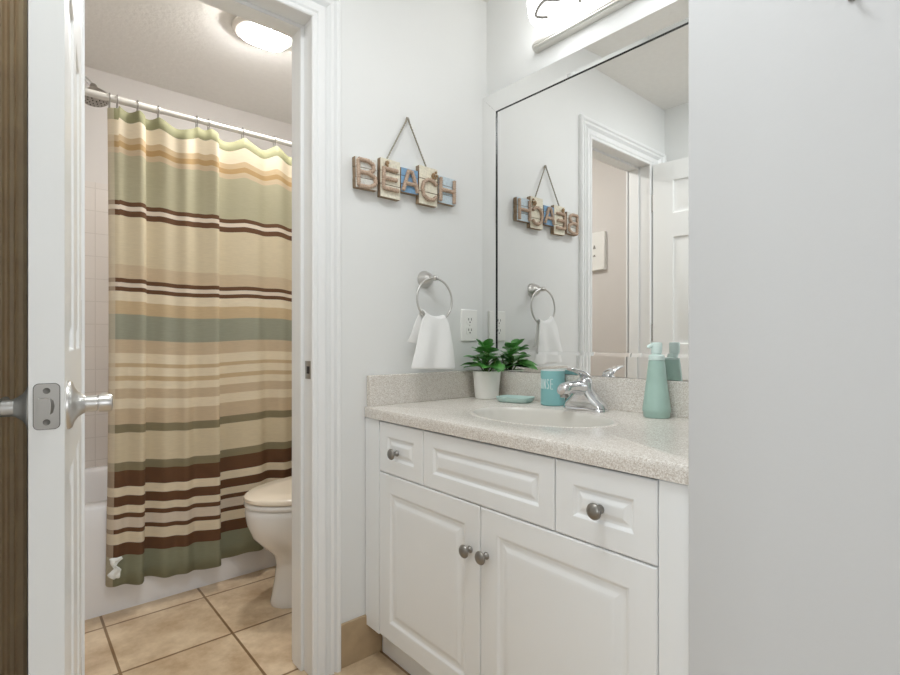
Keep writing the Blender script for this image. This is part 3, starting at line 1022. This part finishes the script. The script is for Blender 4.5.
# ------------------------------------------------------------------ BEACH sign
sg = thing('beach_sign', 'weathered wooden BEACH letter blocks hanging on a cord', 'wall sign', (1.02, YB, 1.47))
GLY = {
    'B': [[(0, 0), (0, 1)], [(0, 1), (0.55, 1), (0.85, 0.88), (0.85, 0.66), (0.55, 0.53), (0, 0.53)], [(0.55, 0.53), (0.95, 0.40), (0.95, 0.14), (0.6, 0), (0, 0)]],
    'E': [[(0.9, 1), (0, 1), (0, 0), (0.95, 0)], [(0, 0.52), (0.85, 0.52)]],
    'A': [[(0, 0), (0.36, 1), (0.62, 1), (1, 0)], [(0.18, 0.38), (0.82, 0.38)]],
    'C': [[(0.95, 0.78), (0.75, 0.97), (0.4, 1), (0.1, 0.82), (0, 0.5), (0.1, 0.18), (0.4, 0), (0.75, 0.03), (0.95, 0.22)]],
    'H': [[(0, 0), (0, 1)], [(0.95, 0), (0.95, 1)], [(0, 0.5), (0.95, 0.5)]],
    'R': [[(0, 0), (0, 1), (0.6, 1), (0.85, 0.85), (0.85, 0.62), (0.6, 0.48), (0, 0.48)], [(0.45, 0.48), (0.9, 0)]],
    'I': [[(0.2, 0), (0.2, 1)]],
    'N': [[(0, 0), (0, 1), (0.8, 0), (0.8, 1)]],
    'S': [[(0.8, 0.85), (0.55, 1), (0.2, 0.97), (0.02, 0.78), (0.2, 0.58), (0.6, 0.44), (0.82, 0.25), (0.62, 0.03), (0.25, 0), (0, 0.16)]],
}
YS = 1.404                      # front of the blocks


def resample(pl, step):
    out = [pl[0]]
    for a, b in zip(pl, pl[1:]):
        L = math.dist(a, b)
        k = max(1, int(L / step))
        for i in range(1, k + 1):
            out.append(tuple(p + (q - p) * i / k for p, q in zip(a, b)))
    return out


SIGN = [('B', 0.818, 0.896, 1.475, 1.572, 'board_white', -1.5, (0.10, 0.06, 0.92, 0.90)), ('E', 0.909, 0.986, 1.462, 1.588, 'board_cream', 0.8, (0.12, 0.22, 0.90, 0.72)),
        ('A', 0.9885, 1.058, 1.492, 1.574, 'board_blue', -0.5, (0.08, 0.06, 0.94, 0.86)), ('C', 1.0625, 1.143, 1.466, 1.597, 'board_cream', 0.5, (0.14, 0.14, 0.94, 0.66)),
        ('H', 1.148, 1.226, 1.484, 1.579, 'board_pale_blue', 0.8, (0.08, 0.05, 0.92, 0.92))]
for ch, xa, xb, za, zb, mm, rot, (lu0, lv0, lu1, lv1) in SIGN:
    cxx, czz = (xa + xb) / 2, (za + zb) / 2
    rm = Matrix.Translation((cxx, 0, czz)) @ Matrix.Rotation(math.radians(rot), 4, 'Y') @ Matrix.Translation((-cxx, 0, -czz))
    bm = BM()
    nb = 3
    for k in range(nb):          # weathered planks, each a little different
        z0_, z1_ = za + (zb - za) * k / nb, za + (zb - za) * (k + 1) / nb
        jx = random.uniform(-0.0015, 0.0015)
        box(bm, xa + jx, xb + jx, YS + random.uniform(0, 0.002), YB - 0.004, z0_ + 0.0006, z1_ - 0.0006)
    bm.transform(rm)
    blk = obj('letter_block', bm, None, sg, mats=[M[mm], M['board_side']], bevel=0.0012)
    for p in blk.data.polygons:
        if abs(p.normal.y) < 0.5 and p.normal.z < 0.5:
            p.material_index = 1
    bm = BM()
    for st in GLY[ch]:
        pl = [(xa + (xb - xa) * (lu0 + (lu1 - lu0) * u), za + (zb - za) * (lv0 + (lv1 - lv0) * v)) for u, v in st]
        pts = resample(pl, 0.0036)
        tube(bm, [(x, YS - 0.004, z) for x, z in pts], [0.0062 + (0.0012 if i % 2 else -0.0008) + random.uniform(-0.0004, 0.0004) for i in range(len(pts))], n=8)
    bm.transform(rm)
    obj('raised_letter', bm, M['rope_letter'], blk, angle=60)
    if ch in 'EC':
        bm = BM()
        sx_, sz_ = (xa + 0.024, zb - 0.017) if ch == 'E' else (xb - 0.020, zb - 0.026)
        for k in range(9 if ch == 'C' else 6):
            a = k * 0.9
            rr = 0.0022 * k
            lathe(bm, [(0.0, -0.005), (0.0045, -0.002), (0.0045, 0.002), (0.0, 0.006)], (sx_ + rr * math.cos(a) * 0.8, YS - 0.005, sz_ + rr * math.sin(a) * 0.8), (math.cos(a), -0.5, math.sin(a)), n=8)
        sh_ = obj('shell_ornament', bm, M['shell'], blk)
        tag(sh_, 'small tan shell ornament')
bm = BM()
ap = Vector((1.0265, 1.4205, 1.749))
for base in (Vector((0.934, 1.415, 1.580)), Vector((1.106, 1.415, 1.590))):
    for ph in (0, PI):
        pts = []
        for k in range(41):
            t = k / 40
            p = base.lerp(ap, t)
            pts.append(p + Vector((math.cos(t * 60 + ph), math.sin(t * 60 + ph), 0)) * 0.0016)
        tube(bm, pts, 0.0018, n=6)
tube(bm, [ap + Vector((-0.006, 0, -0.010)), ap + Vector((-0.003, 0, 0.001)), ap + Vector((0.003, 0, 0.001)), ap + Vector((0.006, 0, -0.010))], 0.0028, n=8)
obj('hanging_cord', bm, M['cord'], sg)
obj('nail', lathe(BM(), [(0.0014, 0), (0.0014, 0.012), (0.003, 0.013), (0.0, 0.0145)], (1.0265, YB, 1.7465), (0, -1, 0), n=10), M['nickel'], sg)

# ------------------------------------------------------------------ towel ring and towel
tr_ = thing('towel_ring', 'chrome towel ring on the white wall left of the outlet', 'towel ring', (1.107, YB, 1.225))
obj('mounting_plate', lathe(BM(), [(0.030, 0.0), (0.030, 0.004), (0.0285, 0.008), (0.0265, 0.010), (0.0240, 0.020), (0.0185, 0.030), (0.0115, 0.037), (0.0085, 0.045), (0.0, 0.046)], (1.104, YB, 1.213), (0, -1, 0), n=32), M['satin'], tr_, angle=60)
bm = lathe(BM(), [(0.0, 0.040), (0.0075, 0.042), (0.0085, 0.05), (0.0095, 0.056), (0.0085, 0.064), (0.004, 0.068), (0.0, 0.069)], (1.104, YB, 1.213), (0, -1, 0), n=20)
lathe(bm, [(0.0052, -0.017), (0.0068, -0.015), (0.0052, -0.012), (0.0062, -0.006), (0.0070, 0.0), (0.0062, 0.006), (0.0052, 0.012), (0.0068, 0.015), (0.0052, 0.017)], (1.104, YB - 0.056, 1.213), (1, 0, 0), n=16)
obj('post', bm, M['satin'], tr_, angle=60)
RC = Vector((1.104, YB - 0.056, 1.1395))
obj('ring', tube(BM(), [RC + Vector((0.0755 * math.sin(2 * PI * k / 64), -0.0045 * (1 - math.cos(2 * PI * k / 64)) / 2, 0.0735 * math.cos(2 * PI * k / 64))) for k in range(64)], 0.0036, n=12, closed=True), M['satin'], tr_)

bm = BM()
YRG = YB - 0.0605
ZT = 1.0690
rows_, NU = [], 26
seq = []
for k in range(15):            # back flap, rising
    t = k / 14
    seq.append(('b', t))
for k in range(1, 7):
    seq.append(('o', k / 7))
for k in range(17):
    seq.append(('f', k / 16))
for kind, t in seq:
    ln = []
    for i in range(NU + 1):
        u = i / NU * 2 - 1
        if kind == 'b':
            z = 0.985 + (ZT - 0.985) * t
            y = YRG + 0.0120 + 0.018 * (1 - t) ** 1.5
            xc_ = 1.0880 - 0.014 * (1 - t)
            hw = 0.043 + 0.019 * (1 - t)
            zsk = -0.012 * (1 - t) * u
            free, hug = min(1.0, (1 - t) * 2.2), t * t
        elif kind == 'o':
            a = PI * t
            z = ZT + 0.0120 * math.sin(a)
            y = YRG + 0.0120 * math.cos(a)
            xc_, hw, zsk = 1.0880 + 0.009 * t, 0.043 + 0.001 * t, 0
            free, hug = 0.0, 1.0
        else:
            z = ZT - (ZT - 0.907) * t
            y = YRG - 0.0120 - 0.010 * math.sin(t * PI * 0.6)
            xc_ = 1.0970 - 0.015 * t
            hw = 0.044 + 0.049 * t ** 0.75
            zsk = -0.004 * t * u
            free, hug = min(1.0, t * 2.2), (1 - t) ** 2
        fold = free * ((0.0045 + 0.003 * t) * math.sin(u * 5.2 + 0.8 + 0.7 * t) + 0.0012 * noise.noise(Vector((u * 3, z * 30, 1))))
        x = xc_ + hw * u
        dd = min(0.95, abs(x - RC.x) / 0.0755)
        up = hug * 0.0735 * (1 - math.sqrt(1 - dd * dd))       # the cloth sits on the curve of the ring
        ln.append(bm.verts.new((x + free * 0.002 * noise.noise(Vector((z * 25, u, 5))), y + fold, z + zsk + up)))
    rows_.append(ln)
for a, b in zip(rows_, rows_[1:]):
    for i in range(NU):
        bm.faces.new((a[i], a[i + 1], b[i + 1], b[i]))
tw = obj('hand_towel', bm, M['towel'], None, loc=(1.085, YRG, 0.905), angle=180)
md = tw.modifiers.new('thickness', 'SOLIDIFY')
md.thickness = 0.0050
md.offset = 0
md = tw.modifiers.new('subdivision', 'SUBSURF')
md.levels = md.render_levels = 1
tag(tw, 'small white hand towel draped through the chrome ring', 'towel')

# ------------------------------------------------------------------ outlet
ou = thing('electrical_outlet', 'white double electrical outlet on the wall above the plant', 'outlet', (1.311, YB, 1.0))
OX, OZ = 1.3125, 1.0575
bm = BM()
loft(bm, [[(x, y, z) for x, z in rrect(OX, OZ, 0.0395 - i, 0.0585 - i, 0.004)] for y, i in ((YB, 0), (YB - 0.004, 0), (YB - 0.006, 0.002))])
obj('cover_plate', bm, M['plate'], ou, angle=30)
for dz in (0.0195, -0.0195):
    bm = BM()
    loft(bm, [[(x, y, z) for x, z in rrect(OX, OZ + dz, 0.0165, 0.0142, 0.008)] for y in (YB - 0.0058, YB - 0.0078)])
    rc = obj('receptacle', bm, M['plate'], ou, angle=30)
    bm = BM()
    for sx_ in (-0.0065, 0.0065):
        box(bm, OX + sx_ - 0.0012, OX + sx_ + 0.0012, YB - 0.0084, YB - 0.0074, OZ + dz - 0.001, OZ + dz + 0.008)
    lathe(bm, [(0.0026, 0), (0.0026, 0.001)], (OX, YB - 0.0074, OZ + dz - 0.0075), (0, -1, 0), n=12)
    obj('slots', bm, M['dark'], rc)
obj('screw', lathe(BM(), [(0.0028, 0), (0.0028, 0.0012), (0.0, 0.0016)], (OX, YB - 0.0058, OZ), (0, -1, 0), n=12), M['satin'], ou)

# ------------------------------------------------------------------ potted plant
pc = Vector((1.322, 1.342, HC + 0.0006))
pl_ = thing('potted_plant', 'small leafy green plant in a white pot on the counter corner', 'plant', pc)
bm = lathe(BM(), [(0.0, 0.0), (0.040, 0.0), (0.0425, 0.002), (0.0465, 0.05), (0.0505, 0.097), (0.0505, 0.0985), (0.0465, 0.0985), (0.0425, 0.088), (0.0, 0.086)], pc, n=40)
obj('pot', bm, M['pot'], pl_, angle=40)
bm = lathe(BM(), [(0.0425, 0.0865), (0.03, 0.091), (0.0, 0.093)], pc, n=24, cap=False)
obj('soil', bm, M['soil'], pl_)


def leaf(bm, base, az, el, L, W, curl, roll=0.0):
    d0 = Vector((math.cos(az) * math.cos(el), math.sin(az) * math.cos(el), math.sin(el)))
    side = Vector((-math.sin(az), math.cos(az), 0))
    up = side.cross(d0) * -1
    if up.z < 0:
        up = -up
    side = (side * math.cos(roll) + up * math.sin(roll)).normalized()
    up = d0.cross(side)
    if up.z < 0:
        up = -up
    n, m = 10, 6
    g = []
    for i in range(n + 1):
        t = i / n
        wv = W * (math.sin(PI * t ** 1.25) ** 0.8 if 0 < t < 1 else 0.0)
        wv = max(wv, 0.0012)
        c = base + d0 * (L * t) - Vector((0, 0, 1)) * (curl * L * t * t)
        row = []
        for j in range(m + 1):
            s_ = j / m * 2 - 1
            row.append(bm.verts.new(c + side * (s_ * wv) + up * (0.22 * wv * abs(s_) ** 1.4) + up * (0.05 * wv * math.sin(t * 9 + s_))))
        g.append(row)
    for i in range(n):
        for j in range(m):
            bm.faces.new((g[i][j], g[i][j + 1], g[i + 1][j + 1], g[i + 1][j]))


bl, bs = BM(), BM()
for k in range(5):
    a = k * 1.3
    lean = Vector((math.cos(a), math.sin(a), 0)) * (0.006 + 0.016 * (k > 0))
    h = 0.062 if k else 0.085
    p0 = pc + Vector((0, 0, 0.088)) + lean * 0.3
    p1 = pc + Vector((0, 0, 0.088 + h)) + lean * 1.6
    tube(bs, catmull([p0, p0.lerp(p1, 0.5) + lean * 0.2, p1], 5), 0.0028, n=7)
rl = random.Random(3)
LV = []
for k in range(12):
    LV.append((0.108 + rl.uniform(-0.004, 0.014), k * 2 * PI / 12 + rl.uniform(-0.2, 0.2), rl.uniform(0.05, 0.35), rl.uniform(0.074, 0.088), 0.029, 0.30))
for k in range(11):
    LV.append((0.130 + rl.uniform(-0.006, 0.012), k * 2 * PI / 11 + 0.4 + rl.uniform(-0.2, 0.2), rl.uniform(0.25, 0.55), rl.uniform(0.064, 0.076), 0.028, 0.25))
for k in range(9):
    LV.append((0.155 + rl.uniform(-0.008, 0.012), k * 2 * PI / 9 + 0.9, rl.uniform(0.35, 0.75), rl.uniform(0.052, 0.062), 0.025, 0.18))
for k in range(5):
    LV.append((0.180, k * 1.27 + 0.3, 0.85, 0.046, 0.020, 0.08))
for h, az, el, L, W, cu_ in LV:
    st = pc + Vector((math.cos(az) * 0.012, math.sin(az) * 0.012, h))
    # keep the wall sides clear
    L2 = L * (0.60 if math.cos(az) > 0.25 else 0.74 if math.sin(az) > 0.7 else 1.12)
    leaf(bl, st, az, el, L2, W, cu_, rl.uniform(-0.35, 0.35))
    tube(bs, [pc + Vector((0, 0, h - 0.014)), st], 0.0016, n=6)
obj('stems', bs, M['stem'], pl_)
obj('leaves', bl, M['leaf'], pl_, angle=180, recalc=False)

# ------------------------------------------------------------------ soap dish
dc = Vector((1.313, 1.196, HC + 0.0006))
bm = BM()
ang = math.radians(-76)


def dring(hx2, hy2, r, z):
    ca, sa = math.cos(ang), math.sin(ang)
    return [(dc.x + x * ca - y * sa, dc.y + x * sa + y * ca, dc.z + z) for x, y in rrect(0, 0, hx2, hy2, r)]


loft(bm, [dring(0.050, 0.034, 0.018, 0.0), dring(0.056, 0.040, 0.022, 0.005), dring(0.060, 0.044, 0.024, 0.015), dring(0.0605, 0.0445, 0.024, 0.0175), dring(0.057, 0.041, 0.022, 0.0180), dring(0.050, 0.034, 0.018, 0.010), dring(0.044, 0.028, 0.016, 0.008)])
so = obj('soap_dish', bm, M['teal_dish'], None, loc=dc, angle=60)
tag(so, 'pale teal soap dish on the counter between plant and cup', 'soap dish')

# ------------------------------------------------------------------ cup with lettering
cc = Vector((1.344, 1.061, HC + 0.0006))
cp = thing('tumbler', 'teal ceramic cup with white lettering beside the faucet', 'cup', cc)
CR = 0.0385
CH = 0.112
bm = lathe(BM(), [(0.0, 0.0), (CR - 0.003, 0.0), (CR, 0.003), (CR, CH - 0.001), (CR - 0.0035, CH - 0.001), (CR - 0.0035, 0.008), (0.0, 0.007)], cc, n=48)
obj('cup_body', bm, M['teal'], cp, angle=40)
bm = lathe(BM(), [(CR + 0.0002, CH - 0.0012), (CR, CH), (CR - 0.002, CH + 0.001), (CR - 0.0037, CH), (CR - 0.0037, CH - 0.003)], cc, n=48, cap=False)
r_ = obj('rim', bm, M['teal_rim'], cp)
tag(r_, 'white rim of the cup')
bm = BM()
tocam = math.atan2(0 - cc.y, 0 - cc.x)
LH, LW = 0.031, 0.0076
x_ = -0.0505
for ch in 'RINSE':
    wd = {'I': 0.4}.get(ch, 1.0) * LW
    for st in GLY[ch]:
        pts = []
        for u, v in resample([(x_ + p[0] * LW, p[1] * LH) for p in st], 0.0025):
            a = tocam + (u + 0.0) / CR
            pts.append((cc.x + (CR + 0.0002) * math.cos(a), cc.y + (CR + 0.0002) * math.sin(a), cc.z + 0.054 + v))
        tube(bm, pts, 0.00085, n=6)
    x_ += wd + 0.0045
obj('lettering', bm, M['letter_white'], cp)

# ------------------------------------------------------------------ faucet
fc = Vector((1.326, 0.924, HC + 0.0006))
fa = thing('faucet', 'chrome single lever faucet behind the sink', 'faucet', fc)
bm = BM()
loft(bm, [[(x, y, fc.z + z) for x, y in rrect(fc.x, fc.y, 0.026 + d, 0.074 + d, 0.024)] for z, d in ((0.0, 0.0), (0.004, 0.0), (0.009, -0.003), (0.012, -0.009))])
obj('base_plate', bm, M['chrome'], fa, angle=60)
# body: broad foot narrowing to a dome
bm = BM()
loft(bm, [[(fc.x + dx + x, fc.y + y, fc.z + z) for x, y in rrect(0, 0, hx2, hy2, min(hx2, hy2) * 0.95)] for z, hx2, hy2, dx in
          ((0.009, 0.0255, 0.073, 0), (0.016, 0.0275, 0.071, 0), (0.026, 0.0275, 0.062, -0.001), (0.038, 0.0265, 0.048, -0.002), (0.052, 0.0255, 0.036, -0.004), (0.066, 0.0245, 0.0265, -0.006),
           (0.080, 0.0235, 0.0245, -0.006), (0.090, 0.0205, 0.0215, -0.005), (0.098, 0.014, 0.015, -0.004), (0.1015, 0.006, 0.006, -0.004))])
obj('body', bm, M['chrome'], fa, angle=60)
# spout reaching over the sink
bm = BM()
rg = []
for dx, z, hw, hh in ((0.0, 0.058, 0.022, 0.026), (-0.03, 0.066, 0.0215, 0.0215), (-0.062, 0.071, 0.0205, 0.0180), (-0.092, 0.070, 0.0195, 0.0165), (-0.110, 0.067, 0.0185, 0.0155), (-0.119, 0.064, 0.014, 0.011)):
    rg.append([(fc.x + dx, fc.y + y, fc.z + zz) for y, zz in rrect(0, z, hw, hh, min(hw, hh) * 0.9)])
loft(bm, rg)
spo = obj('spout', bm, M['chrome'], fa, angle=60)
obj('aerator', lathe(BM(), [(0.0125, 0.0), (0.0125, 0.012), (0.0115, 0.014)], (fc.x - 0.103, fc.y, fc.z + 0.044), n=20), M['nickel'], spo)
# lever on the dome
bm = BM()
rg = []
for dx, z, hw, hh in ((0.016, 0.090, 0.012, 0.008), (0.0, 0.102, 0.018, 0.008), (-0.022, 0.112, 0.0155, 0.0065), (-0.046, 0.119, 0.0125, 0.0052), (-0.068, 0.123, 0.0125, 0.0045), (-0.080, 0.124, 0.009, 0.003)):
    rg.append([(fc.x + dx, fc.y + y, fc.z + zz) for y, zz in rrect(0, z, hw, hh, min(hw, hh) * 0.9)])
loft(bm, rg)
obj('lever', bm, M['chrome'], fa, angle=60)

# ------------------------------------------------------------------ soap dispenser bottle
bc = Vector((1.343, 0.708, HC + 0.0006))
bo = thing('soap_bottle', 'frosted sea green tapered bottle with pale pump cap', 'soap bottle', bc)
bm = lathe(BM(), [(0.0, 0.0), (0.0325, 0.0), (0.0342, 0.003), (0.0342, 0.013), (0.0366, 0.0165), (0.0360, 0.024), (0.0315, 0.060), (0.0265, 0.100), (0.0225, 0.138), (0.0205, 0.1515), (0.0200, 0.154), (0.0, 0.154)], bc, n=44)
obj('bottle_body', bm, M['frost'], bo, angle=40)
bm = lathe(BM(), [(0.0205, 0.1545), (0.0210, 0.156), (0.0205, 0.166), (0.0165, 0.169), (0.0130, 0.170), (0.0, 0.170)], bc, n=32)
obj('collar', bm, M['pump'], bo, angle=40)
bm = lathe(BM(), [(0.0125, 0.169), (0.0125, 0.173), (0.0140, 0.174), (0.0145, 0.199), (0.0130, 0.202), (0.0, 0.203)], bc, n=28)
pa = tocam - 1.25
pd = Vector((math.cos(pa), math.sin(pa), 0))
tube(bm, [bc + Vector((0, 0, 0.193)), bc + pd * 0.016 + Vector((0, 0, 0.193)), bc + pd * 0.021 + Vector((0, 0, 0.1915)), bc + pd * 0.023 + Vector((0, 0, 0.187))], 0.0056, n=12)
obj('pump_head', bm, M['pump'], bo, angle=40)

# ------------------------------------------------------------------ small grey hook near the top of the right wall
hk = thing('picture_hook', 'small grey hook at the top of the plain right wall', 'hook', (XR, 0.164, 1.420))
obj('hook_plate', boxes((XR - 0.002, XR, 0.157, 0.171, 1.425, 1.457)), M['nickel_knob'], hk, bevel=0.001)
obj('hook_prong', tube(BM(), catmull([(XR - 0.001, 0.164, 1.445), (XR - 0.004, 0.164, 1.427), (XR - 0.009, 0.164, 1.421), (XR - 0.014, 0.164, 1.426), (XR - 0.015, 0.164, 1.433)], 5), 0.0022, n=8), M['nickel_knob'], hk)
